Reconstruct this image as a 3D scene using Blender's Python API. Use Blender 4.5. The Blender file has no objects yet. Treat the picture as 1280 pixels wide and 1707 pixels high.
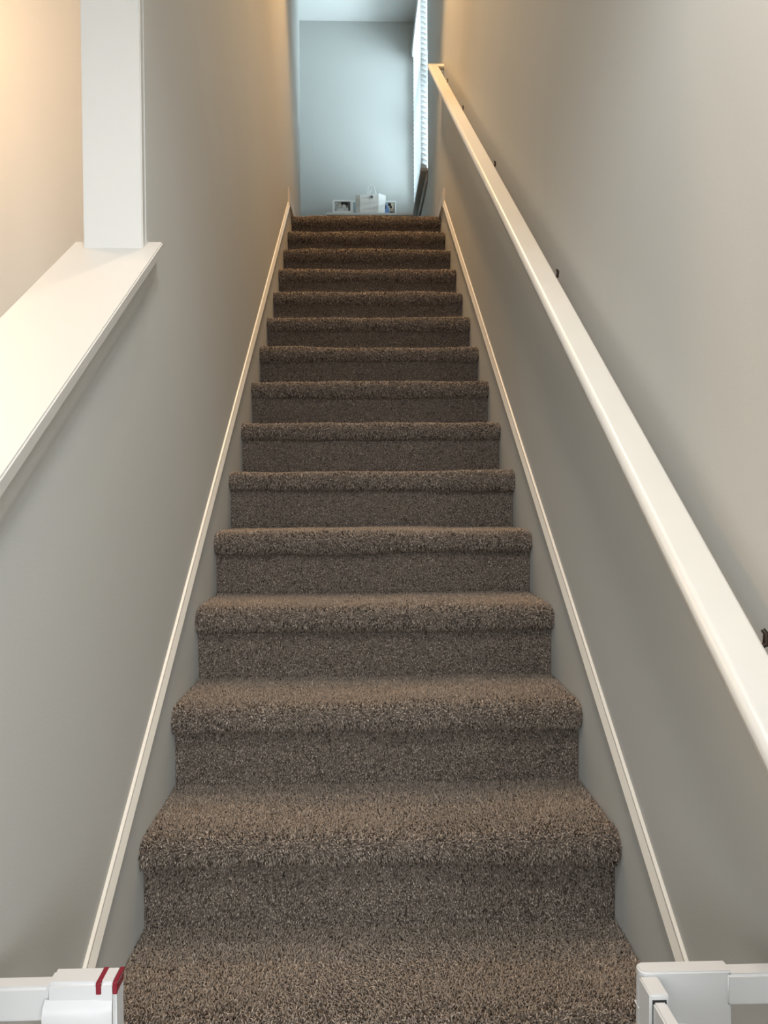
import bpy, bmesh, math, random
import numpy as np
from mathutils import Vector, Matrix
random.seed(4); RNG = np.random.default_rng(7)
scene = bpy.context.scene
C = scene.collection

# ------------------------------------------------------------------ camera
E = 1.286                                   # eye height above the lower floor (m)
FPX = 1282.0                                # focal length in pixels of the 1280 x 1707 frame
CAMX, PITCH, YAW, ROLL = -0.0345, -0.0262, 0.0276, -0.0051
fw = Vector((math.sin(YAW)*math.cos(PITCH), math.cos(YAW)*math.cos(PITCH), math.sin(PITCH)))
rt0 = Vector((math.cos(YAW), -math.sin(YAW), 0)); up0 = rt0.cross(fw)
rt = rt0*math.cos(ROLL) + up0*math.sin(ROLL)
up = up0*math.cos(ROLL) - rt0*math.sin(ROLL)
cam_d = bpy.data.cameras.new('camera'); cam = bpy.data.objects.new('camera', cam_d); C.objects.link(cam)
cam_d.sensor_fit = 'VERTICAL'; cam_d.sensor_height = 36.0; cam_d.lens = 36.0*FPX/1707.0
cam_d.clip_start = 0.02; cam_d.clip_end = 100
cam.matrix_world = Matrix(((rt.x, up.x, -fw.x, CAMX), (rt.y, up.y, -fw.y, 0), (rt.z, up.z, -fw.z, E), (0, 0, 0, 1)))
scene.camera = cam

def at(px, py, axis, val):
    """point seen at pixel (px, py) that lies on the plane axis = val"""
    d = fw + rt*((px-640)/FPX) - up*((py-853.5)/FPX)
    o = Vector((CAMX, 0, E)); return o + d*((val-o[axis])/d[axis])

# ------------------------------------------------------------------ colour management, world, large lights
vs = scene.view_settings
vs.view_transform = 'Standard'; vs.look = 'None'; vs.gamma = 1.0; vs.use_curve_mapping = False; vs.exposure = -0.1
w = bpy.data.worlds.new('sky'); scene.world = w; w.use_nodes = True
bg = w.node_tree.nodes['Background']; bg.inputs[0].default_value = (0.78, 0.89, 1.0, 1); bg.inputs[1].default_value = 2.5

def area(name, loc, target, sx, sy, power, col):
    l = bpy.data.lights.new(name, 'AREA'); l.shape = 'RECTANGLE'; l.size = sx; l.size_y = sy; l.energy = power; l.color = col
    o = bpy.data.objects.new(name, l); C.objects.link(o); o.location = loc
    o.rotation_euler = (Vector(target)-Vector(loc)).to_track_quat('-Z', 'Y').to_euler(); return o

area('daylight_upper_window', (1.6, 6.52, E+3.1), (-0.5, 6.52, E+3.6), 1.6, 1.9, 275, (0.70, 0.91, 1.0))
area('daylight_left_window', (-1.6, -2.95, 1.55), (-1.0, 2.0, 1.4), 1.9, 1.7, 42, (0.97, 0.99, 1.0))
area('added_fill_right', (1.3, -2.95, 1.55), (0.6, 2.0, 1.4), 1.9, 1.7, 75, (0.97, 0.99, 1.0))  # unseen window light, added to brighten the left wall

# ------------------------------------------------------------------ materials
def mat(name, col, rough=0.6, spec=0.4, noise=None, bump=None, metal=0.0):
    m = bpy.data.materials.new(name); m.use_nodes = True; nt = m.node_tree; b = nt.nodes['Principled BSDF']
    b.inputs['Roughness'].default_value = rough; b.inputs['Specular IOR Level'].default_value = spec; b.inputs['Metallic'].default_value = metal
    b.inputs['Base Color'].default_value = (*col, 1)
    tc = nt.nodes.new('ShaderNodeTexCoord')
    if noise:
        sc, amt = noise
        n = nt.nodes.new('ShaderNodeTexNoise'); n.inputs['Scale'].default_value = sc; n.inputs['Detail'].default_value = 4
        nt.links.new(tc.outputs['Object'], n.inputs['Vector'])
        r = nt.nodes.new('ShaderNodeValToRGB')
        r.color_ramp.elements[0].position = 0.3; r.color_ramp.elements[1].position = 0.7
        r.color_ramp.elements[0].color = tuple(c*(1-amt) for c in col)+(1,); r.color_ramp.elements[1].color = tuple(min(1, c*(1+amt)) for c in col)+(1,)
        nt.links.new(n.outputs['Fac'], r.inputs['Fac']); nt.links.new(r.outputs['Color'], b.inputs['Base Color'])
    if bump:
        sc, st = bump
        n = nt.nodes.new('ShaderNodeTexNoise'); n.inputs['Scale'].default_value = sc; n.inputs['Detail'].default_value = 3
        nt.links.new(tc.outputs['Object'], n.inputs['Vector'])
        bp = nt.nodes.new('ShaderNodeBump'); bp.inputs['Strength'].default_value = st; bp.inputs['Distance'].default_value = 0.002
        nt.links.new(n.outputs['Fac'], bp.inputs['Height']); nt.links.new(bp.outputs['Normal'], b.inputs['Normal'])
    return m

M = {}
M['wall'] = mat('greige_wall_paint', (0.545, 0.555, 0.535), 0.62, 0.3, noise=(1.3, 0.02), bump=(260, 0.12))
M['wall_room'] = mat('beige_wall_paint', (0.53, 0.50, 0.45), 0.65, 0.3, noise=(1.1, 0.02), bump=(260, 0.12))
M['ceiling'] = mat('white_ceiling_paint', (0.80, 0.80, 0.78), 0.8, 0.2, bump=(120, 0.2))
M['trim'] = mat('white_trim_gloss', (0.56, 0.555, 0.53), 0.34, 0.45, noise=(3, 0.015))
M['moulding'] = mat('cream_moulding_gloss', (0.78, 0.76, 0.70), 0.34, 0.45, noise=(3, 0.015))
M['rail'] = mat('white_rail_gloss', (0.65, 0.65, 0.62), 0.32, 0.45, noise=(6, 0.02))
M['plastic'] = mat('white_plastic', (0.62, 0.63, 0.64), 0.4, 0.5)
M['metal_white'] = mat('white_enamelled_tube', (0.62, 0.63, 0.64), 0.3, 0.5)
M['red'] = mat('red_indicator', (0.20, 0.004, 0.018), 0.3, 0.5)
M['dark'] = mat('dark_groove', (0.02, 0.02, 0.02), 0.7)
M['bronze'] = mat('dark_bronze', (0.035, 0.022, 0.016), 0.35, 0.5, metal=0.6)
M['vinyl'] = mat('white_vinyl', (0.85, 0.86, 0.86), 0.4, 0.4)
M['paper'] = mat('white_kraft_paper', (0.88, 0.87, 0.84), 0.7, 0.2, noise=(40, 0.03))
M['paper2'] = mat('white_coated_paper', (0.86, 0.86, 0.85), 0.5, 0.3)
M['frame'] = mat('white_frame', (0.80, 0.80, 0.78), 0.4)
M['table'] = mat('white_table', (0.78, 0.78, 0.76), 0.4)
M['floor'] = mat('pale_floor', (0.50, 0.46, 0.40), 0.45, 0.4, noise=(5, 0.2))
M['slab'] = mat('grey_carpet_floor', (0.16, 0.125, 0.09), 0.95, 0.1, noise=(300, 0.4), bump=(500, 0.8))
M['lamp_glass'] = None

def emis(name, col, st):
    m = bpy.data.materials.new(name); m.use_nodes = True; b = m.node_tree.nodes['Principled BSDF']
    b.inputs['Emission Color'].default_value = (*col, 1); b.inputs['Emission Strength'].default_value = st; return m
M['lamp_glass'] = emis('warm_lamp_diffuser', (1, 0.72, 0.42), 4.0)

def glass_mat():
    m = bpy.data.materials.new('window_glass'); m.use_nodes = True; nt = m.node_tree; nt.nodes.clear()
    o = nt.nodes.new('ShaderNodeOutputMaterial'); t = nt.nodes.new('ShaderNodeBsdfTransparent'); g = nt.nodes.new('ShaderNodeBsdfGlossy')
    g.inputs['Roughness'].default_value = 0.02; x = nt.nodes.new('ShaderNodeMixShader'); x.inputs[0].default_value = 0.08
    nt.links.new(t.outputs[0], x.inputs[1]); nt.links.new(g.outputs[0], x.inputs[2]); nt.links.new(x.outputs[0], o.inputs[0]); return m
M['glass'] = glass_mat()

def carpet_mat():
    m = bpy.data.materials.new('taupe_cut_pile_carpet'); m.use_nodes = True; nt = m.node_tree; b = nt.nodes['Principled BSDF']
    b.inputs['Roughness'].default_value = 0.9; b.inputs['Specular IOR Level'].default_value = 0.12
    a = nt.nodes.new('ShaderNodeAttribute'); a.attribute_name = 'tuft'
    r = nt.nodes.new('ShaderNodeValToRGB'); e = r.color_ramp.elements
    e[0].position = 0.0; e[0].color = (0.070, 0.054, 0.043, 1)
    e[1].position = 1.0; e[1].color = (0.58, 0.50, 0.425, 1)
    k = e.new(0.35); k.color = (0.240, 0.200, 0.168, 1)
    k = e.new(0.75); k.color = (0.37, 0.315, 0.265, 1)
    nt.links.new(a.outputs['Fac'], r.inputs['Fac']); nt.links.new(r.outputs['Color'], b.inputs['Base Color'])
    return m
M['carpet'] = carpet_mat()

def picture_mat(name, base, blobs):
    """a flat print: soft ellipses (cx, cy, rx, ry, colour) on a ground colour, in the print's own generated coordinates"""
    m = bpy.data.materials.new(name); m.use_nodes = True; nt = m.node_tree; b = nt.nodes['Principled BSDF']
    b.inputs['Roughness'].default_value = 0.25
    tc = nt.nodes.new('ShaderNodeTexCoord'); sp = nt.nodes.new('ShaderNodeSeparateXYZ'); nt.links.new(tc.outputs['Generated'], sp.inputs[0])
    def mth(op, a, c):
        n = nt.nodes.new('ShaderNodeMath'); n.operation = op
        for i, v in enumerate((a, c)):
            if isinstance(v, (int, float)): n.inputs[i].default_value = v
            else: nt.links.new(v, n.inputs[i])
        return n.outputs[0]
    cur = None
    for (cx, cy, rx, ry, col) in blobs:
        u = mth('DIVIDE', mth('SUBTRACT', sp.outputs['X'], cx), rx); v = mth('DIVIDE', mth('SUBTRACT', sp.outputs['Z'], cy), ry)
        d = mth('ADD', mth('MULTIPLY', u, u), mth('MULTIPLY', v, v))
        mr = nt.nodes.new('ShaderNodeMapRange'); mr.inputs[1].default_value = 0.75; mr.inputs[2].default_value = 1.1; mr.inputs[3].default_value = 1; mr.inputs[4].default_value = 0
        nt.links.new(d, mr.inputs[0])
        mx = nt.nodes.new('ShaderNodeMix'); mx.data_type = 'RGBA'; nt.links.new(mr.outputs[0], mx.inputs['Factor'])
        if cur is None: mx.inputs['A'].default_value = (*base, 1)
        else: nt.links.new(cur, mx.inputs['A'])
        mx.inputs['B'].default_value = (*col, 1); cur = mx.outputs['Result']
    nt.links.new(cur, b.inputs['Base Color']); return m

# ------------------------------------------------------------------ mesh helpers
def bx(bm, x0, x1, y0, y1, z0, z1):
    vv = [bm.verts.new((x, y, z)) for x in (x0, x1) for y in (y0, y1) for z in (z0, z1)]
    for f in ((0,1,3,2), (4,6,7,5), (0,4,5,1), (2,3,7,6), (0,2,6,4), (1,5,7,3)): bm.faces.new([vv[i] for i in f])
    return vv

def prism(bm, prof, p0, p1, ax_u, ax_v):
    """sweep closed profile [(u, v)] from p0 to p1"""
    A = [bm.verts.new(Vector(p0)+Vector(ax_u)*u+Vector(ax_v)*v) for u, v in prof]
    B = [bm.verts.new(Vector(p1)+Vector(ax_u)*u+Vector(ax_v)*v) for u, v in prof]
    n = len(prof)
    for i in range(n): bm.faces.new((A[i], A[(i+1) % n], B[(i+1) % n], B[i]))
    bm.faces.new(A[::-1]); bm.faces.new(B)
    return A, B

def tube(bm, pts, rad, n=10, caps=True):
    pts = [Vector(p) for p in pts]; rings = []
    for i, p in enumerate(pts):
        t = (pts[min(i+1, len(pts)-1)]-pts[max(i-1, 0)]).normalized()
        a = t.orthogonal().normalized() if i == 0 else (prev - t*prev.dot(t)).normalized()
        prev = a; b = t.cross(a); r = rad[i] if isinstance(rad, (list, tuple)) else rad
        rings.append([bm.verts.new(p + (a*math.cos(k*2*math.pi/n)+b*math.sin(k*2*math.pi/n))*r) for k in range(n)])
    for A, B in zip(rings, rings[1:]):
        for k in range(n): bm.faces.new((A[k], A[(k+1) % n], B[(k+1) % n], B[k]))
    if caps: bm.faces.new(rings[0][::-1]); bm.faces.new(rings[-1])

def bev(bm, w, seg=2):
    bmesh.ops.recalc_face_normals(bm, faces=bm.faces[:])
    ed = [e for e in bm.edges if len(e.link_faces) == 2 and e.calc_face_angle(0) > 0.6]
    bmesh.ops.bevel(bm, geom=ed, offset=w, segments=seg, affect='EDGES', clamp_overlap=True)

def obj(name, bm, m, parent=None, smooth=False, loc=None):
    bmesh.ops.recalc_face_normals(bm, faces=bm.faces[:])
    me = bpy.data.meshes.new(name); bm.to_mesh(me); bm.free()
    if m: me.materials.append(M[m] if isinstance(m, str) else m)
    if smooth:
        for p in me.polygons: p.use_smooth = True
        if hasattr(me, 'set_sharp_from_angle'): me.set_sharp_from_angle(angle=math.radians(40))
    o = bpy.data.objects.new(name, me); C.objects.link(o); o.parent = parent
    if smooth: wnm = o.modifiers.new('even_normals', 'WEIGHTED_NORMAL'); wnm.keep_sharp = True
    if loc: o.location = loc
    return o

def box_obj(name, dims, m, parent=None, bevel=0.0, seg=2):
    bm = bmesh.new(); bx(bm, *dims)
    if bevel: bev(bm, bevel, seg)
    return obj(name, bm, m, parent, smooth=bool(bevel))

def tag(o, label, cat=None, group=None):
    o['label'] = label
    if cat: o['category'] = cat
    if group: o['group'] = group
    return o
def thing(name, label, cat, loc=(0, 0, 0), group=None):
    o = bpy.data.objects.new(name, None); C.objects.link(o); o.location = loc; o.empty_display_size = 0.1
    return tag(o, label, cat, group)
def struct(o): o['kind'] = 'structure'; return o
def reparent(o, p):                            # parent, keeping the world place
    o.parent = p; o.matrix_parent_inverse = Matrix.Translation(-Vector(p.location)); return o

# ------------------------------------------------------------------ the setting
XW = 0.49                                      # stair walls at x = +-XW
TW = 0.123                                     # thickness of the left wall
RISE, RUN, Y0, Z0 = 0.1936, 0.2726, 1.5394, E-0.705   # nosing i: y = Y0+RUN*i, tread z = Z0+RISE*i
ZL = Z0+13*RISE                                # landing
YL = Y0+13*RUN
ZC = E+4.255                                   # upper ceiling
ZR = 2.74                                      # ceiling of the lower room
YF = 7.07                                      # far wall
YCOR = 5.894                                   # left wall corner at the top
YPOST = 1.640
SL = RISE/RUN

def boxes(name, dl, m):
    bm = bmesh.new()
    for d in dl: bx(bm, *d)
    return struct(obj(name, bm, m))

boxes('floor', [(-4.2, 3.3, -3.1, 2.3, -0.1, 0)], 'floor')
boxes('floor_landing', [(-3.2, XW+.15, YL+0.06, YF+.1, ZL-0.30, ZL-0.012)], 'slab')
boxes('ceiling', [(-4.2, 3.3, -3.1, 1.45, ZR, ZR+0.3), (-4.2, -XW-TW+.001, 1.45, 2.3, ZR, ZR+0.3)], 'ceiling')
boxes('ceiling_landing', [(-3.2, XW+.15, 1.40, YF+.1, ZC, ZC+0.1)], 'ceiling')
# right wall with the opening of the upper window
WY0, WY1, WZ0, WZ1 = 6.09, 6.97, E+2.52, E+3.96
boxes('wall_right', [(XW, XW+.15, 0.3, WY0, 0, ZC), (XW, XW+.15, WY1, YF, 0, ZC),
                     (XW, XW+.15, WY0, WY1, 0, WZ0), (XW, XW+.15, WY0, WY1, WZ1, ZC)], 'wall')
boxes('wall_back', [(-3.2, XW+.15, YF, YF+.12, ZL-.3, ZC)], 'wall')
# left wall: raked half wall, then full height with a rounded outer corner at the top
bm = bmesh.new()
CAPZ = lambda y: E+0.5387+(y-1.677)*0.684       # top of the cap
zc = lambda y: CAPZ(y)-0.024
YE = 0.62
prof = [(YE, 0), (YE, zc(YE)), (1.66, zc(1.66)), (1.66, ZC)]
R = 0.02
for k in range(7):
    pass
prof += [(YCOR-R, ZC), (YCOR-R, 0)]
prism(bm, prof, (-XW, 0, 0), (-XW-TW, 0, 0), (0, 1, 0), (0, 0, 1))
pr = [(-XW-R, YCOR-R)] + [(-XW-R+R*math.cos(a*math.pi/12), YCOR-R+R*math.sin(a*math.pi/12)) for a in range(7)]
prism(bm, pr, (0, 0, ZL-.3), (0, 0, ZC), (1, 0, 0), (0, 1, 0))
bx(bm, -XW-TW, -XW-R, YCOR-R, YCOR, ZL-.3, ZC)
struct(obj('wall_left', bm, 'wall', smooth=True))
boxes('wall_hall', [(-3.2, -XW-TW, YCOR-.12, YCOR, ZL-.3, ZC), (-3.2, -3.08, YCOR, YF, ZL-.3, ZC)], 'wall')
boxes('wall_header', [(-XW-TW, XW, 1.33, 1.45, ZR+.29, ZC), (-XW-TW, -XW, 1.45, 1.66, ZR, ZC)], 'wall')
boxes('wall_room', [(-4.2, -XW-TW, 2.2, 2.3, 0, ZR)], 'wall_room')
boxes('wall_side', [(-4.2, -4.1, -3.1, 2.2, 0, ZR)], 'wall_room')
boxes('wall_right_room', [(3.2, 3.3, -3.1, .3, 0, ZR), (XW+.15, 3.3, .3, .4, 0, ZR)], 'wall_room')  # unseen side room, opened so light reaches the left wall
boxes('wall_front', [(-4.1, -2.6, -3.1, -3.0, 0, ZR), (-.6, .3, -3.1, -3.0, 0, ZR), (2.3, 3.2, -3.1, -3.0, 0, ZR), (-2.6, -.6, -3.1, -3.0, 0, .65), (-2.6, -.6, -3.1, -3.0, 2.45, ZR), (.3, 2.3, -3.1, -3.0, 0, .65), (.3, 2.3, -3.1, -3.0, 2.45, ZR)], 'wall_room')
# unseen windows behind the camera; the right one added to light the left wall
for k, x0 in enumerate((-2.6, .3)):
    wn = bpy.data.objects.new('window_%d' % (k+2), None); C.objects.link(wn); struct(wn)
    bm = bmesh.new()
    for d in ((x0, x0+2, -3.08, -3.03, .65, .71), (x0, x0+2, -3.08, -3.03, 2.39, 2.45), (x0, x0+.06, -3.08, -3.03, .71, 2.39), (x0+1.94, x0+2, -3.08, -3.03, .71, 2.39), (x0+.97, x0+1.03, -3.08, -3.03, .71, 2.39)): bx(bm, *d)
    obj('window_frame', bm, 'vinyl', wn)

# raked moulding strips on both walls
def moulding(name, side, label):
    y0, y1 = 0.99, 4.885
    zt = lambda y: E-0.7635+SL*(y-1.2337)+(.013 if side > 0 else .001)
    s = 1 if side > 0 else -1
    # profile (height measured vertically from the top edge, thickness from wall)
    pf = [(0, 0), (0, .004), (-.002, .006), (-.0075, .006), (-.0095, .0045), (-.011, .006), (-.030, .0125), (-.033, .0115), (-.033, 0)]
    bm = bmesh.new()
    A = [bm.verts.new((s*(XW-t), y0, zt(y0)+h)) for h, t in pf]; B = [bm.verts.new((s*(XW-t), y1, zt(y1)+h)) for h, t in pf]
    n = len(pf)
    for i in range(n): bm.faces.new((A[i], A[(i+1) % n], B[(i+1) % n], B[i]))
    bm.faces.new(A); bm.faces.new(B)
    o = struct(obj(name, bm, 'moulding', smooth=True)); o['label'] = label; return zt(y1), y1
zt1, yt1 = moulding('trim_1', -1, 'cream raked moulding strip on the left stair wall')
moulding('trim_2', 1, 'cream raked moulding strip on the right stair wall')
def landing_base(name, side, y1):
    s = side; pf = [(0, .013), (.065, .013), (.078, .008), (.090, .006), (.090, 0), (0, 0)]
    bm = bmesh.new(); prism(bm, [(s*(XW-t), ZL+h-.0) for h, t in pf], (0, yt1, 0), (0, y1, 0), (1, 0, 0), (0, 0, 1))
    # little plumb end that drops to the raked strip
    prism(bm, [(s*XW, ZL+.09), (s*(XW-.008), ZL+.09), (s*(XW-.013), ZL+.05), (s*(XW-.013), zt1-.05), (s*XW, zt1-.05)], (0, yt1-.03, 0), (0, yt1, 0), (1, 0, 0), (0, 0, 1))
    return struct(obj(name, bm, 'trim'))
landing_base('baseboard_left', -1, YCOR-.02); landing_base('baseboard_right', 1, YF)
struct(box_obj('baseboard_back', (-3, XW, YF-.013, YF, ZL-.01, ZL+.09), 'trim', bevel=.004))

# raked cap of the half wall with its bed moulding
bm = bmesh.new()
ya, yb = YE-.03, 1.677
sh = lambda y, x0, x1, h0, h1: [(x0, y, CAPZ(y)+h0), (x1, y, CAPZ(y)+h0), (x1, y, CAPZ(y)+h1), (x0, y, CAPZ(y)+h1)]
def raked(bm, x0, x1, h0, h1, y0=ya, y1=yb):
    A = [bm.verts.new(p) for p in sh(y0, x0, x1, h0, h1)]; B = [bm.verts.new(p) for p in sh(y1, x0, x1, h0, h1)]
    for i in range(4): bm.faces.new((A[i], A[(i+1) % 4], B[(i+1) % 4], B[i]))
    bm.faces.new(A); bm.faces.new(B)
raked(bm, -.646, -.459, -.024, 0); bev(bm, .0025)
cap = struct(obj('trim_3', bm, 'trim', smooth=True)); cap['label'] = 'wide white raked cap on top of the left half wall'
for s in (1, -1):
    bm = bmesh.new()
    xw = -XW if s > 0 else -XW-TW
    raked(bm, *sorted((xw, xw+s*.010)), -.036, -.024); raked(bm, *sorted((xw, xw+s*.016)), -.070, -.036); raked(bm, *sorted((xw, xw+s*.011)), -.083, -.070)
    obj('bed_moulding', bm, 'trim', cap)
post = struct(box_obj('trim_4', (-XW-TW-.002, -XW-.002, YPOST, 1.661, CAPZ(YPOST)-.0, ZC), 'trim', bevel=.002)); post['label'] = 'white boxed post standing on the raked cap'
# stop the post at the cap: its foot follows the rake
for v in post.data.vertices:
    if v.co.z < CAPZ(YPOST)+.1: v.co.z = CAPZ(v.co.y)-.001

# upper window
win = bpy.data.objects.new('window_1', None); C.objects.link(win); struct(win)
bm = bmesh.new()
fx0, fx1 = XW+.07, XW+.12
for d in ((fx0, fx1, WY0, WY1, WZ0, WZ0+.05), (fx0, fx1, WY0, WY1, WZ1-.05, WZ1), (fx0, fx1, WY0, WY0+.05, WZ0+.05, WZ1-.05), (fx0, fx1, WY1-.05, WY1, WZ0+.05, WZ1-.05), (fx0-.01, fx1, WY0+.05, WY1-.05, (WZ0+WZ1)/2-.025, (WZ0+WZ1)/2+.025)): bx(bm, *d)
obj('window_frame', bm, 'vinyl', win)
zm = (WZ0+WZ1)/2
box_obj('pane', (XW+.09, XW+.094, WY0+.05, WY1-.05, WZ0+.05, zm-.025), 'glass', win)
box_obj('pane', (XW+.09, XW+.094, WY0+.05, WY1-.05, zm+.025, WZ1-.05), 'glass', win)
obj('window_sill', (lambda b: (bx(b, .432, XW+.07, 6.045, 7.035, E+2.496, E+2.52), bev(b, .004), b)[-1])(bmesh.new()), 'trim', win, smooth=True)
obj('apron', (lambda b: (bx(b, XW-.016, XW+.0, 6.075, 7.005, E+2.425, E+2.496), bev(b, .003), b)[-1])(bmesh.new()), 'trim', win, smooth=True)

# ------------------------------------------------------------------ staircase with carpet pile
stairs = thing('staircase', 'straight flight of stairs covered in taupe cut-pile carpet', 'stairs', (0, 0.99, 0))
HALF = XW-.0006
PD = 0.0055                                    # backing lies this far under the pile tips

def profile(i):
    """polyline (y, z, ny, nz, kind, s) of the backing of step i, from the back of the tread over the nosing to the foot of the riser"""
    yN, zt = Y0+RUN*i+PD, Z0+RISE*i-PD
    r = 0.027; pts = []
    tread_back = yN+RUN+0.045 if i < 13 else yN+0.34
    n = 24
    for k in range(n): 
        y = tread_back+(yN+.034-tread_back)*k/n; pts.append((y, zt, 0, 1, 0))
    for k in range(15):                        # nose: slightly squashed half round
        a = math.pi/2+math.pi*k/14
        y = yN+.034+.034*math.copysign(abs(math.cos(a))**0.85, math.cos(a)); z = zt-r+r*math.copysign(abs(math.sin(a))**0.85, math.sin(a))
        ny, nz = math.cos(a)/.034, math.sin(a)/r; q = math.hypot(ny, nz); pts.append((y, z, ny/q, nz/q, 1))
    yr = yN+.035
    zb = zt-RISE+0.001
    for k in range(0, 13): pts.append((yr, (zt-2*r+.012)+(zb-(zt-2*r+.012))*k/12, -1, 0, 2))
    return pts

def bumps(i):
    rs = np.random.default_rng(100+i); ph = rs.uniform(0, 6.28, 6); am = rs.uniform(.3, 1, 6)
    fr = np.array([3.1, 5.7, 9.3, 14.1, 21., 33.])
    return lambda x: sum(am[k]*np.sin(fr[k]*x+ph[k])/(1+.35*k) for k in range(6))

def mesh_np(name, V, F4, T3, attr, parent):
    """V verts, F4 quads, T3 triangles"""
    me = bpy.data.meshes.new(name)
    nl = len(F4)*4+len(T3)*3
    me.vertices.add(len(V)); me.vertices.foreach_set('co', V.astype(np.float32).ravel())
    me.loops.add(nl); me.loops.foreach_set('vertex_index', np.concatenate([F4.ravel(), T3.ravel()]).astype(np.int32))
    me.polygons.add(len(F4)+len(T3))
    st = np.concatenate([np.arange(len(F4))*4, len(F4)*4+np.arange(len(T3))*3]).astype(np.int32)
    me.polygons.foreach_set('loop_start', st)
    me.update(calc_edges=True)
    me.polygons.foreach_set('use_smooth', np.ones(len(me.polygons), dtype=bool))
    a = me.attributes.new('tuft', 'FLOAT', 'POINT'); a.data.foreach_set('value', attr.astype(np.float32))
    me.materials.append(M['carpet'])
    o = bpy.data.objects.new(name, me); C.objects.link(o); o.parent = parent
    if parent is not None and parent.type == 'EMPTY': o.matrix_parent_inverse = Matrix.Translation(-parent.location)
    return o

def tufts(P, N, kind, sp, rs, lean_patch, tread_even):
    """bent three-sided yarn ends rooted at P along N"""
    n = len(P); k = sp/0.003
    L = np.where(kind == 2, .0060, .0090)*(0.75+0.5*rs.random(n))*(.85+.15*k)
    rad = .00125*(.25+.75*k)*(0.8+.45*rs.random(n))
    g = np.where(kind == 0, 0.0, -0.35)[:, None]*np.array([0, 0, 1.0])
    ln = rs.normal(0, .48, (n, 3)) + g + lean_patch
    D = N+ln-N*np.sum(ln*N, 1)[:, None]*.6; D /= np.linalg.norm(D, axis=1)[:, None]
    ln2 = rs.normal(0, .55, (n, 3))+g*1.2+lean_patch; D2 = D+ln2; D2 /= np.linalg.norm(D2, axis=1)[:, None]
    a = np.cross(D, rs.normal(0, 1, (n, 3))); a /= np.linalg.norm(a, axis=1)[:, None]; b = np.cross(D, a)
    V = np.empty((n, 7, 3))
    mid = P+D*(L*.6)[:, None]; tip = mid+D2*(L*.5)[:, None]
    for q in range(3):
        c, s = math.cos(q*2.0944), math.sin(q*2.0944); u = a*c+b*s
        V[:, q] = P-N*.001+u*(rad*.85)[:, None]; V[:, 3+q] = mid+u*(rad*1.15)[:, None]
    V[:, 6] = tip
    V[:, :, 0] = np.clip(V[:, :, 0], -XW+.0004, XW-.0004)
    o = (np.arange(n)*7)[:, None]
    Q = np.concatenate([o+np.array([[q, (q+1) % 3, 3+(q+1) % 3, 3+q]]) for q in range(3)])
    T = np.concatenate([o+np.array([[3+q, 3+(q+1) % 3, 6]]) for q in range(3)])
    val = np.clip(rs.normal(.52, .23, n), 0, 1); val = val*(1-tread_even)+tread_even*np.clip(rs.normal(.60, .16, n), 0, 1); val[rs.random(n) < .11-.09*tread_even] = .02  # near-black tufts: painted shade of the gaps between the yarns
    return V.reshape(-1, 3), Q, T, np.repeat(val, 7)

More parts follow.
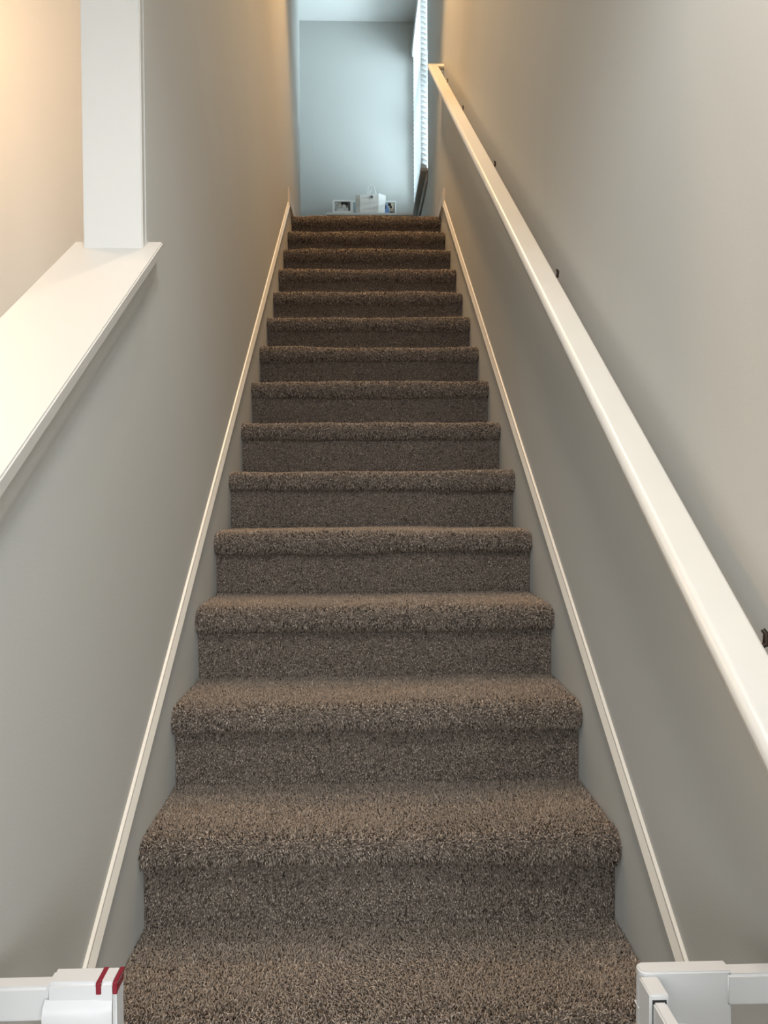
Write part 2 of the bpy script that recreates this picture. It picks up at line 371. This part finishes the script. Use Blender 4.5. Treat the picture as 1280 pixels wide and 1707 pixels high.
SP = {-2: .009, -1: .0035, 0: .0034, 1: .0034, 2: .0036, 3: .0039, 4: .0041, 5: .0044, 6: .0047, 7: .0051, 8: .0055, 9: .0059, 10: .0063, 11: .0067, 12: .0070, 13: .0072}
NX = 90
def carpet(name, i, kinds, parent):
    rs = np.random.default_rng(i*7+50+len(name)); bf = bumps(i)
    pts = [p for p in profile(i) if p[4] in kinds]
    if 2 not in kinds:
        last = profile(i)[39]; pts.append((last[0]+.02, pts[-1][1], 0, -1, 1))
    P = np.array([p[:4] for p in pts]); kd = np.array([p[4] for p in pts])
    seg = np.hypot(np.diff(P[:, 0]), np.diff(P[:, 1])); S = np.concatenate([[0], np.cumsum(seg)])
    xs = np.linspace(-HALF, HALF, NX)
    def place(s, x):
        y, z = np.interp(s, S, P[:, 0]), np.interp(s, S, P[:, 1]); ny, nz = np.interp(s, S, P[:, 2]), np.interp(s, S, P[:, 3])
        q = np.hypot(ny, nz)+1e-9; ny, nz = ny/q, nz/q
        kk = kd[np.clip(np.searchsorted(S, s), 0, len(kd)-1)]
        amp = np.where(kk == 1, .0032, np.where(kk == 0, .0020, .0008))
        d = bf(x+s*.6)*amp
        return np.stack([x, y+ny*d, z+nz*d], -1), np.stack([0*x, ny, nz], -1), kk
    G, _, _ = place(np.repeat(S, NX), np.tile(xs, len(S)))
    idx = np.arange(len(S)*NX).reshape(len(S), NX)
    F = np.stack([idx[:-1, :-1], idx[1:, :-1], idx[1:, 1:], idx[:-1, 1:]], -1).reshape(-1, 4)
    sp = SP[i] if not (i == -1 and 2 in kinds) else .008
    # how much of the tread the pile covers: all of it where one looks down on it, the front where the treads are above the eye
    s0 = 0.0
    if 0 in kinds and i >= 5: s0 = max(0, S[24]-.05)
    if 0 in kinds and i == 4: s0 = max(0, S[24]-.16)
    ns = int((S[-1]-s0)/sp); nx = int(2*HALF/sp)
    ss, xx = np.meshgrid(s0+(np.arange(ns)+.5)*sp, -HALF+(np.arange(nx)+.5)*sp, indexing='ij')
    ss = (ss+rs.uniform(-.5, .5, ss.shape)*sp).ravel(); xx = (xx+rs.uniform(-.5, .5, xx.shape)*sp).ravel()
    ss = np.clip(ss, 0, S[-1]); xx = np.clip(xx, -HALF+.001, HALF-.001)
    Pt, Nt, kk = place(ss, xx)
    # brushed patches: the nap leans one way or the other in soft areas
    ph = rs.uniform(0, 6.28, 4)
    lp = np.sin(xx*7+ph[0]+2*np.sin(ss*9+ph[1]))*.22+np.sin(xx*17+ph[2]+ss*12)*.12
    lean = np.stack([lp*.7, np.where(kk == 0, lp-.10, 0), np.where(kk == 2, lp*.7, 0)], -1)
    tread_even = np.where(kk == 0, np.clip((S[min(24, len(S)-1)]-ss)/.07+rs.normal(0, .2, len(ss)), 0, 1), 0)   # farther behind the nosing: more even tone, fewer dark tufts
    TV, TQ, TT, ta = tufts(Pt, Nt, kk, sp, rs, lean, tread_even)
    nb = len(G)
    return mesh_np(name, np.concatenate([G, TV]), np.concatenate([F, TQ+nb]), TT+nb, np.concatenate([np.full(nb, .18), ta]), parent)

bm = bmesh.new()                                # the timber under the carpet
sub = []
for i in range(-2, 14):
    yR, zT = Y0+RUN*i+PD+.045, Z0+RISE*i-PD-.006
    sub += [(yR, zT-RISE if i > -2 else 0), (yR, zT)]
sub += [(YL+.06, Z0+13*RISE-PD-.006), (YL+.06, Z0+13*RISE-.25), (1.3, 0)]
prism(bm, sub, (-XW+.0006, 0, 0), (XW-.0006, 0, 0), (0, 1, 0), (0, 0, 1))
reparent(obj('timber_carcass', bm, mat('pine_carcass', (.4, .28, .16), .7, noise=(12, .2))), stairs)
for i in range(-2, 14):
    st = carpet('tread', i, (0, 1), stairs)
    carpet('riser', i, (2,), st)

# ------------------------------------------------------------------ handrail
rail = thing('handrail', 'long white painted handrail rising along the right wall', 'handrail', (.45, .5, 0))
RSL = 0.7215
rz = lambda y: E-0.192+RSL*(y-0.905)            # top of the rail
XI, XO = .3885, .450
Rv = Vector((0, 1, RSL)).normalized(); Nv = Vector((0, -RSL, 1)).normalized()
def rail_profile():
    w2, h = (XO-XI)/2, .030
    pr = []
    spec = [(1, 1, .006, .006), (-1, 1, .013, .013), (-1, -1, .015, .017), (1, -1, .010, .012)]   # corner signs, radii in width and height
    for (sx, sy, ra, rb) in spec:
        cx = sx*(w2-ra); cy = (0-rb) if sy > 0 else (-h+rb)
        for k in range(7):
            t = k/6*math.pi/2
            a = {(1, 1): t, (-1, 1): math.pi/2+t, (-1, -1): math.pi+t, (1, -1): 1.5*math.pi+t}[(sx, sy)]
            pr.append((cx+ra*math.cos(a), cy+rb*math.sin(a)))
    return pr
RP = rail_profile(); xc = (XI+XO)/2
yend = 4.885
bm = bmesh.new()
prism(bm, RP, (xc, 0.35, rz(.35)), (xc, yend, rz(yend)), (1, 0, 0), Nv)
rb = obj('rail', bm, 'rail', smooth=True); reparent(rb, rail)
bm = bmesh.new()
# the return: the same section mitred toward the wall, in the plane of the rail
A = [bm.verts.new(Vector((XI+.002, yend, rz(yend)))+Rv*(u+.0)+Nv*v) for u, v in RP]
B = [bm.verts.new(Vector((XW, yend, rz(yend)))+Rv*(u+.0)+Nv*v) for u, v in RP]
n = len(RP)
for k in range(n): bm.faces.new((A[k], A[(k+1) % n], B[(k+1) % n], B[k]))
bm.faces.new(A); bm.faces.new(B)
for v in A: v.co -= Vector((0,0,0))
reparent(obj('wall_return', bm, 'rail', smooth=True), rail)
for yb in (.925, 1.935, 2.845, 3.735, 4.40):
    zb = rz(yb); bm = bmesh.new()
    o0 = Vector((xc+.004, yb, zb))-Nv*.030
    tube(bm, [o0, o0+Vector((.004, .004, -.022)), o0+Vector((.016, .010, -.045)), Vector((XW-.012, yb+.02, zb-.105)), Vector((XW-.002, yb+.02, zb-.108))], [.0075, .0075, .0075, .009, .011], 10)
    br = obj('bracket', bm, 'bronze', smooth=True); reparent(br, rail)
    bm = bmesh.new(); tube(bm, [(XW-.009, yb+.02, zb-.108), (XW-.004, yb+.02, zb-.108), (XW, yb+.02, zb-.108)], [.018, .030, .032], 20)
    obj('rosette', bm, 'bronze', br, smooth=True).matrix_parent_inverse = Matrix.Identity(4)
    bm = bmesh.new(); prism(bm, [(-.011, -.003), (.011, -.003), (.011, 0), (-.011, 0)], o0-Rv*.035, o0+Rv*.035, (1, 0, 0), Nv)
    obj('saddle', bm, 'bronze', br)
    # small hook screw at the wall side of the rail
    bm = bmesh.new(); q = Vector((XO+.006, yb, zb-.002))
    tube(bm, [Vector((XO-.004, yb, zb-.016)), Vector((XO+.008, yb, zb-.012)), Vector((XO+.010, yb+.003, zb+.001)), Vector((XO+.007, yb+.005, zb+.006))], [.004, .004, .0035, .003], 8)
    obj('hook', bm, 'bronze', br, smooth=True)

# ------------------------------------------------------------------ safety gate at the foot of the stairs
gate = thing('safety_gate', 'white metal safety gate with open door across the foot of the stairs', 'safety gate', (0, .89, 0))
GZ = E-0.566                                   # top of its top rails
def gpart(name, bm, m, parent=gate, smooth=True):
    o = obj(name, bm, m, smooth=smooth)
    if parent is gate: reparent(o, gate)
    else: o.parent = parent
    return o
def gbox(name, d, m, bevel, parent=gate, seg=3):
    bm = bmesh.new(); bx(bm, *d); bev(bm, bevel, seg); return gpart(name, bm, m, parent)
yg0, yg1 = .877, .900
# left (latch) panel
gbox('top_rail', (-.482, -.395, yg0, yg1, GZ-.0400, GZ), 'metal_white', .003)
gbox('top_rail', (.39, .482, yg0, yg1, GZ-.0405, GZ-.003), 'metal_white', .003)
gbox('bottom_rail', (-.482, .482, yg0, yg1, .004, .034), 'metal_white', .003)
for x0 in (-.376, .333): gbox('upright', (x0-.0125, x0+.0125, yg0, yg1, .034, GZ-.06), 'metal_white', .003)
for s in (-1, 1):
    bm = bmesh.new(); tube(bm, [(s*.470, .8885, .034), (s*.470, .8885, GZ-.038)], .008, 12); gpart('bar', bm, 'metal_white')
    for z in (GZ-.02, .02):
        bm = bmesh.new(); tube(bm, [(s*.480, .8885, z), (s*.484, .8885, z), (s*XW, .8885, z)], [.012, .022, .022], 16); gpart('wall_pad', bm, 'plastic')
# latch housing
LX0, LX1 = -.400, -.3205; LZ = E-.5600
lh = gbox('latch_housing', (LX0, LX1, .874, .906, LZ-.115, LZ), 'plastic', .004)
bm = bmesh.new()                               # bulging lower lever with a bevelled right end
prof = [(0, 0), (-.007, -.006), (-.0105, -.016), (-.0105, -.030), (-.008, -.044), (-.004, -.060), (0, -.066)]
A = [bm.verts.new((LX0-.001, .875+u, LZ-.0185+v)) for u, v in prof]
B = [bm.verts.new((LX1-.022+abs(u)*.4, .875+u, LZ-.0185+v)) for u, v in prof]
D = [bm.verts.new((LX1-.004, .875+u*.35, LZ-.0185+v*.98)) for u, v in prof]
for X, Y in ((A, B), (B, D)):
    for k in range(len(prof)-1): bm.faces.new((X[k], X[k+1], Y[k+1], Y[k]))
bm.faces.new(A); bm.faces.new(D[::-1]); bm.faces.new((A[0], A[-1], B[-1], B[0])); bm.faces.new((B[0], B[-1], D[-1], D[0]))
gpart('latch_lever', bm, 'plastic', lh)
gb = (LX0+.002, LX1-.004, .8733, .8745, LZ-.0272, LZ-.0258)
for xr, w in ((LX1-.0225, .0062), (LX1-.0035, .0052)):
    bm = bmesh.new()                           # red mark that folds over the top edge
    bx(bm, xr, xr+w, .8765, .9035, LZ-.002, LZ+.0006); bx(bm, xr, xr+w, .8733, .8765, LZ-.0135, LZ+.0002); bev(bm, .0007, 1)
    gpart('red_mark', bm, 'red', lh)['label'] = 'dark red indicator stripe'
bm = bmesh.new(); bx(bm, LX1-.001, LX1+.0008, .8790, .9005, LZ-.013, LZ-.0055); gpart('red_mark', bm, 'red', lh)
# hinge housing
HX0, HX1 = .2885, .3975; HZ = E-.5665
bm = bmesh.new(); hp = []
for (cx_, cy_, rr_, a0) in ((HX0+.009, .889, .009, 180), (HX1-.002, .882, .002, 270), (HX1-.002, .900, .002, 0), (HX0+.009, .893, .009, 90)):
    for k in range(6): a = math.radians(a0+k*18); hp.append((cx_+rr_*math.cos(a), cy_+rr_*math.sin(a)))
A, B = prism(bm, hp, (0, 0, HZ-.080), (0, 0, HZ), (1, 0, 0), (0, 1, 0))
bmesh.ops.recalc_face_normals(bm, faces=bm.faces[:])
bmesh.ops.bevel(bm, geom=[e for e in bm.edges if all(abs(v.co.z-HZ) < 1e-6 for v in e.verts)], offset=.0018, segments=3, affect='EDGES')
hh = gpart('hinge_housing', bm, 'plastic')
gbox('collar', (HX0+.004, HX1-.006, .882, .900, HZ-.128, HZ-.080), 'plastic', .003, hh)
gbox('seam', (HX0-.0004, HX0+.006, .8815, .9005, HZ-.047, HZ-.045), 'plastic', .0005, hh, 1)
# the door, swung open toward the camera
dz = HZ-.004
bm = bmesh.new(); bx(bm, .2865, .3085, .846, .8805, dz-.075, dz); bev(bm, .0016, 3)
door = gpart('gate_door', bm, 'plastic')
door['label'] = 'white gate door swung open toward the viewer'
bm = bmesh.new(); bx(bm, .2895, .3055, .8452, .848, dz-.07, dz-.0055); gpart('slot', bm, 'dark', door, False)
gbox('door_top_rail', (.2900, .3050, .290, .8465, dz-.043, dz-.0075), 'metal_white', .002, door)
gbox('door_bottom_rail', (.2900, .3050, .290, .860, .06, .09), 'metal_white', .002, door)
gbox('door_stile', (.2900, .3050, .840, .862, .09, dz-.075), 'metal_white', .002, door)
gbox('door_stile', (.2900, .3050, .290, .312, .09, dz-.043), 'metal_white', .002, door)
for k in range(8):
    y = .36+k*.06; bm = bmesh.new(); tube(bm, [(.2975, y, .088), (.2975, y, dz-.042)], .006, 10); gpart('bar', bm, 'metal_white', door)

# ------------------------------------------------------------------ blind of the upper window
BX0, BX1, BY0, BY1 = .438, .487, 6.075, 6.985
blind = thing('window_blind', 'white slatted blind over the bright upstairs window', 'blind', (.4625, (BY0+BY1)/2, E+2.52))
def bpart(name, bm, m, parent=blind):
    o = obj(name, bm, m, smooth=True); reparent(o, blind); return o
bm = bmesh.new(); bx(bm, .428, .488, 6.05, 7.01, E+3.905, E+3.985); bev(bm, .004); bpart('valance', bm, 'vinyl')
bm = bmesh.new(); bx(bm, .445, .486, BY0, BY1, E+2.522, E+2.540); bev(bm, .003); bpart('bottom_rail', bm, 'vinyl')
bm = bmesh.new()
for k in range(5):                              # gently crowned slat, tilted
    pass
pf = [(-.025, -.0010), (-.012, .0016), (0, .0024), (.012, .0016), (.025, -.0010), (.012, -.0008), (0, 0), (-.012, -.0008)]
prism(bm, pf, (0, -(BY1-BY0)/2, 0), (0, (BY1-BY0)/2, 0), (1, 0, 0), (0, 0, 1))
s0 = obj('slat', bm, 'vinyl', blind)
tilt = math.radians(28)
nsl = 33
for k in range(nsl):
    s = s0 if k == 0 else s0.copy()
    if k: C.objects.link(s)
    s.parent = blind; s.location = (0, 0, .040+k*.0405); s.rotation_euler = (0, tilt, 0)
for y in (BY0+.12, BY1-.12):
    bm = bmesh.new(); tube(bm, [(.4375, y, E+2.535), (.4375, y, E+3.91)], .0012, 6); bpart('cord', bm, 'vinyl')

# ------------------------------------------------------------------ table on the landing and the things on it
TY0, TY1 = 6.80, 7.05
TZ = at(620, 354.4, 1, TY0).z
tab = thing('console_table', 'white narrow table against the far landing wall', 'table', (.06, 6.93, ZL))
def tpart(name, d, bevel=.003):
    bm = bmesh.new(); bx(bm, *d); bev(bm, bevel); o = obj(name, bm, 'table', smooth=True); reparent(o, tab); return o
tpart('table_top', (-.335, .425, TY0, TY1, TZ-.022, TZ))
tpart('table_apron', (-.31, .40, TY0+.02, TY1-.02, TZ-.09, TZ-.022))
for x in (-.31, .365):
    for y in (TY0+.02, TY1-.055): tpart('leg', (x, x+.035, y, y+.035, ZL-.008, TZ-.09))

def picture_frame(label, x0, x1, z1, y, border, pm, lean=.02, foot=False, group='white photo frames on the landing table'):
    z0 = TZ+(.010 if foot else .0006); cx = (x0+x1)/2
    fr = thing('photo_frame', label, 'photo frame', (cx, y, TZ), group)
    t = .014; h = z1-z0; wd = (x1-x0)/2
    def yy(z): return y+(z-z0)/h*lean*h/.11
    bm = bmesh.new()
    O = [(x0, z0), (x1, z0), (x1, z1), (x0, z1)]; I = [(x0+border, z0+border), (x1-border, z0+border), (x1-border, z1-border), (x0+border, z1-border)]
    def ring(pts, dy): return [bm.verts.new((px, yy(pz)+dy, pz)) for px, pz in pts]
    of, inf, ob, ib = ring(O, 0), ring(I, 0), ring(O, t), ring(I, t)
    for k in range(4):
        j = (k+1) % 4
        bm.faces.new((of[k], of[j], inf[j], inf[k])); bm.faces.new((ob[k], ob[j], ib[j], ib[k]))
        bm.faces.new((of[k], of[j], ob[j], ob[k])); bm.faces.new((inf[k], inf[j], ib[j], ib[k]))
    reparent(obj('frame', bm, 'frame'), fr)
    bm = bmesh.new(); vv = [bm.verts.new((px, yy(pz)+.006, pz)) for px, pz in I]; bm.faces.new(vv)
    ex = bmesh.ops.extrude_face_region(bm, geom=bm.faces[:])
    for e in ex['geom']:
        if isinstance(e, bmesh.types.BMVert): e.co.y += .004
    reparent(obj('photo', bm, pm), fr)
    bm = bmesh.new(); bx(bm, x0+.004, x1-.004, y+t+lean, y+t+lean+.002, z0+.002, z1-.002)
    if foot:
        for fx in (x1-.022, x0+.02): 
            bm2 = bmesh.new(); bx(bm2, fx, fx+.010, y+.003, y+.022, TZ, z0+.0005); reparent(obj('foot', bm2, 'dark'), fr)
    bm.free()
    bm = bmesh.new()                           # easel leg behind
    prism(bm, [(-.012, 0), (.012, 0), (.009, h*.7), (-.009, h*.7)], (cx, y+.065, TZ+.0005), (cx, y+.067, TZ+.0005), (1, 0, 0), (0, -(.065-lean*.9-.016)/(h*.7) if h else 0, 1))
    reparent(obj('easel_leg', bm, 'frame'), fr)
    return fr
fy = TY0+.035
P = lambda px, py, y=fy: at(px, py, 1, y)
pm1 = picture_mat('monochrome_print', (.20, .22, .22), [(.22, .55, .25, .6, (.42, .43, .42)), (.62, .78, .26, .3, (.02, .02, .02)), (.30, .62, .17, .28, (.30, .27, .23)), (.31, .56, .11, .2, (.50, .46, .41)), (.60, .50, .13, .22, (.58, .56, .52)), (.45, .12, .30, .2, (.62, .62, .60)), (.75, .16, .2, .22, (.52, .52, .50)), (.92, .5, .07, .6, (.08, .07, .06))])
pm2 = picture_mat('pale_print', (.42, .50, .54), [(.8, .55, .3, .16, (.03, .03, .03)), (.9, .3, .2, .2, (.25, .2, .15)), (.95, .1, .15, .14, (.03, .03, .03))])
pm3 = picture_mat('blue_print', (.36, .42, .52), [(.75, .75, .35, .35, (.62, .57, .45)), (.2, .3, .3, .5, (.16, .27, .50)), (.5, .85, .18, .12, (.03, .025, .02)), (.62, .68, .14, .12, (.04, .03, .03)), (.72, .45, .25, .16, (.40, .32, .26)), (.70, .25, .25, .14, (.03, .03, .04)), (.08, .7, .10, .18, (.03, .03, .04)), (.97, .5, .06, .6, (.05, .05, .05)), (.8, .05, .2, .06, (.5, .5, .5))])
picture_frame('white landscape photo frame with a grey print, left end of the table', P(552, 0).x, P(585, 0).x, P(568, 331.3).z, fy, .013*.62+.009, pm1, foot=True)
fy2 = TY0+.14
picture_frame('white upright photo frame half hidden behind the left side of the bag', P(583.5, 0, fy2).x, P(608, 0, fy2).x, P(590, 332.3, fy2).z, fy2, .016, pm2)
picture_frame('white upright photo frame with a blue print right of the bag', P(637, 0, fy2).x, P(658.5, 0, fy2).x, P(650, 332.6, fy2).z, fy2, .012, pm3)

# paper bag
by = TY0+.02
bag = thing('paper_bag', 'white paper carrier bag with an upright handle on the landing table', 'bag', ((P(592, 0, by).x+P(643, 0, by).x)/2, by, TZ))
zt = P(618, 324, by).z; bm = bmesh.new()
def X(px): return P(px, 340, by).x
low = [(X(593.5), by+.030), (X(600.5), by+.002), (X(630), by+.0), (X(640.5), by+.040), (X(637), by+.085), (X(597), by+.085)]
top = [(X(592.3), by+.034), (X(600), by+.010), (X(631.5), by+.008), (X(643.7), by+.045), (X(640), by+.085), (X(597), by+.085)]
nlev = 5; rings = []
for l in range(nlev+1):
    f = l/nlev; rr = []
    for (a, b) in zip(low, top):
        rr.append(bm.verts.new((a[0]+(b[0]-a[0])*f, a[1]+(b[1]-a[1])*f+.0035*math.sin(l*2.1+a[0]*60), TZ+.0005+(zt-TZ)*f)))
    rings.append(rr)
for A, B in zip(rings, rings[1:]):
    for k in range(6): bm.faces.new((A[k], A[(k+1) % 6], B[(k+1) % 6], B[k]))
bm.faces.new(rings[0][::-1])
body = obj('bag_body', bm, 'paper'); reparent(body, bag)
sd = body.modifiers.new('paper', 'SOLIDIFY'); sd.thickness = .0012
for (dy, px0, px1, zpk) in ((.010, 613, 625.5, 307.5), (.086, 616, 628, 309.5)):
    bm = bmesh.new(); pts = []
    hx0, hx1 = X(px0), X(px1); zk = P(618, zpk, by).z
    for k in range(15):
        a = math.pi*k/14; pts.append((hx0+(hx1-hx0)*(.5-.5*math.cos(a))*1.0, by+dy, zt-.006+(zk-zt+.006)*math.sin(a)**.6 if 0 < k < 14 else zt-.02))
    tube(bm, pts, .0032 if dy < .05 else .0024, 8); reparent(obj('handle', bm, 'paper2', smooth=True), bag)
tg = P(619.5, 328, by); bm = bmesh.new(); bx(bm, tg.x-.0135, tg.x+.0135, by-.0015, by+.006, tg.z-.0145, tg.z+.0145); t_ = obj('printed_tag', bm, 'paper2'); reparent(t_, bag)
em = bmesh.new(); bx(em, tg.x-.0105, tg.x+.0105, by-.0024, by-.0014, tg.z-.011, tg.z+.011); o = obj('emblem', em, mat('grey_print', (.07, .075, .08), .5), t_); o.matrix_parent_inverse = Matrix.Translation(-bag.location)
t_.matrix_parent_inverse = Matrix.Translation(-bag.location)
o.matrix_parent_inverse = Matrix.Identity(4)
# added sheet standing in for the bag's window-lit side panel
bm = bmesh.new()
pA = [(X(630.5), by+.012), (X(642.8), by+.050)]
zt2 = P(637, 322, by).z
o4 = [bm.verts.new((x, y, z)) for (x, y, z) in ((pA[0][0], pA[0][1], TZ+.02), (pA[1][0]-.006, pA[1][1], TZ+.02), (pA[1][0], pA[1][1], zt2), (pA[0][0], pA[0][1], zt2+.004))]
bm.faces.new(o4); ex = bmesh.ops.extrude_face_region(bm, geom=bm.faces[:])
for e in ex['geom']:
    if isinstance(e, bmesh.types.BMVert): e.co += Vector((-.003, .006, 0))
reparent(obj('side_panel_sheet', bm, 'paper2'), bag)

# ------------------------------------------------------------------ ceiling lamps, the last one added as fill
def ceiling_lamp(name, label, loc, power, col, spot=None, r=.07):
    t = thing(name, label, 'lamp', loc)
    bm = bmesh.new(); tube(bm, [(0, 0, 0), (0, 0, -.012)], [r*1.25, r*1.15], 32); obj('ring', bm, 'trim', t, smooth=True)
    bm = bmesh.new(); tube(bm, [(0, 0, -.0121), (0, 0, -.016)], [r, r*.95], 32); obj('diffuser', bm, 'lamp_glass', t, smooth=True)
    l = bpy.data.lights.new(name+'_light', 'SPOT' if spot else 'POINT'); l.energy = power; l.color = col; l.shadow_soft_size = r
    if spot: l.spot_size = math.radians(spot); l.spot_blend = .55
    o = bpy.data.objects.new(name+'_light', l); C.objects.link(o); o.parent = t; o.location = (0, 0, -.03-(0 if spot else r)); return t
ceiling_lamp('stair_spot', 'round warm recessed lamp in the ceiling above the stairs', (0.0, 4.15, ZC), 345, (1, .60, .28), 84)
ceiling_lamp('flush_lamp', 'round warm flush lamp on the ceiling of the adjoining room', (-1.55, 2.03, ZR), 33, (1, .64, .34), None, .12)
ceiling_lamp('foyer_lamp', 'round white lamp on the ceiling above the foot of the stairs', (0.0, 0.45, ZR), 86, (1, .985, .965), 165, .1)
ceiling_lamp('stair_spot', 'added round warm fill lamp in the ceiling over the middle of the flight', (0.0, 2.45, ZC), 235, (1, .78, .56), 76)  # extra lamp, added to brighten the middle steps
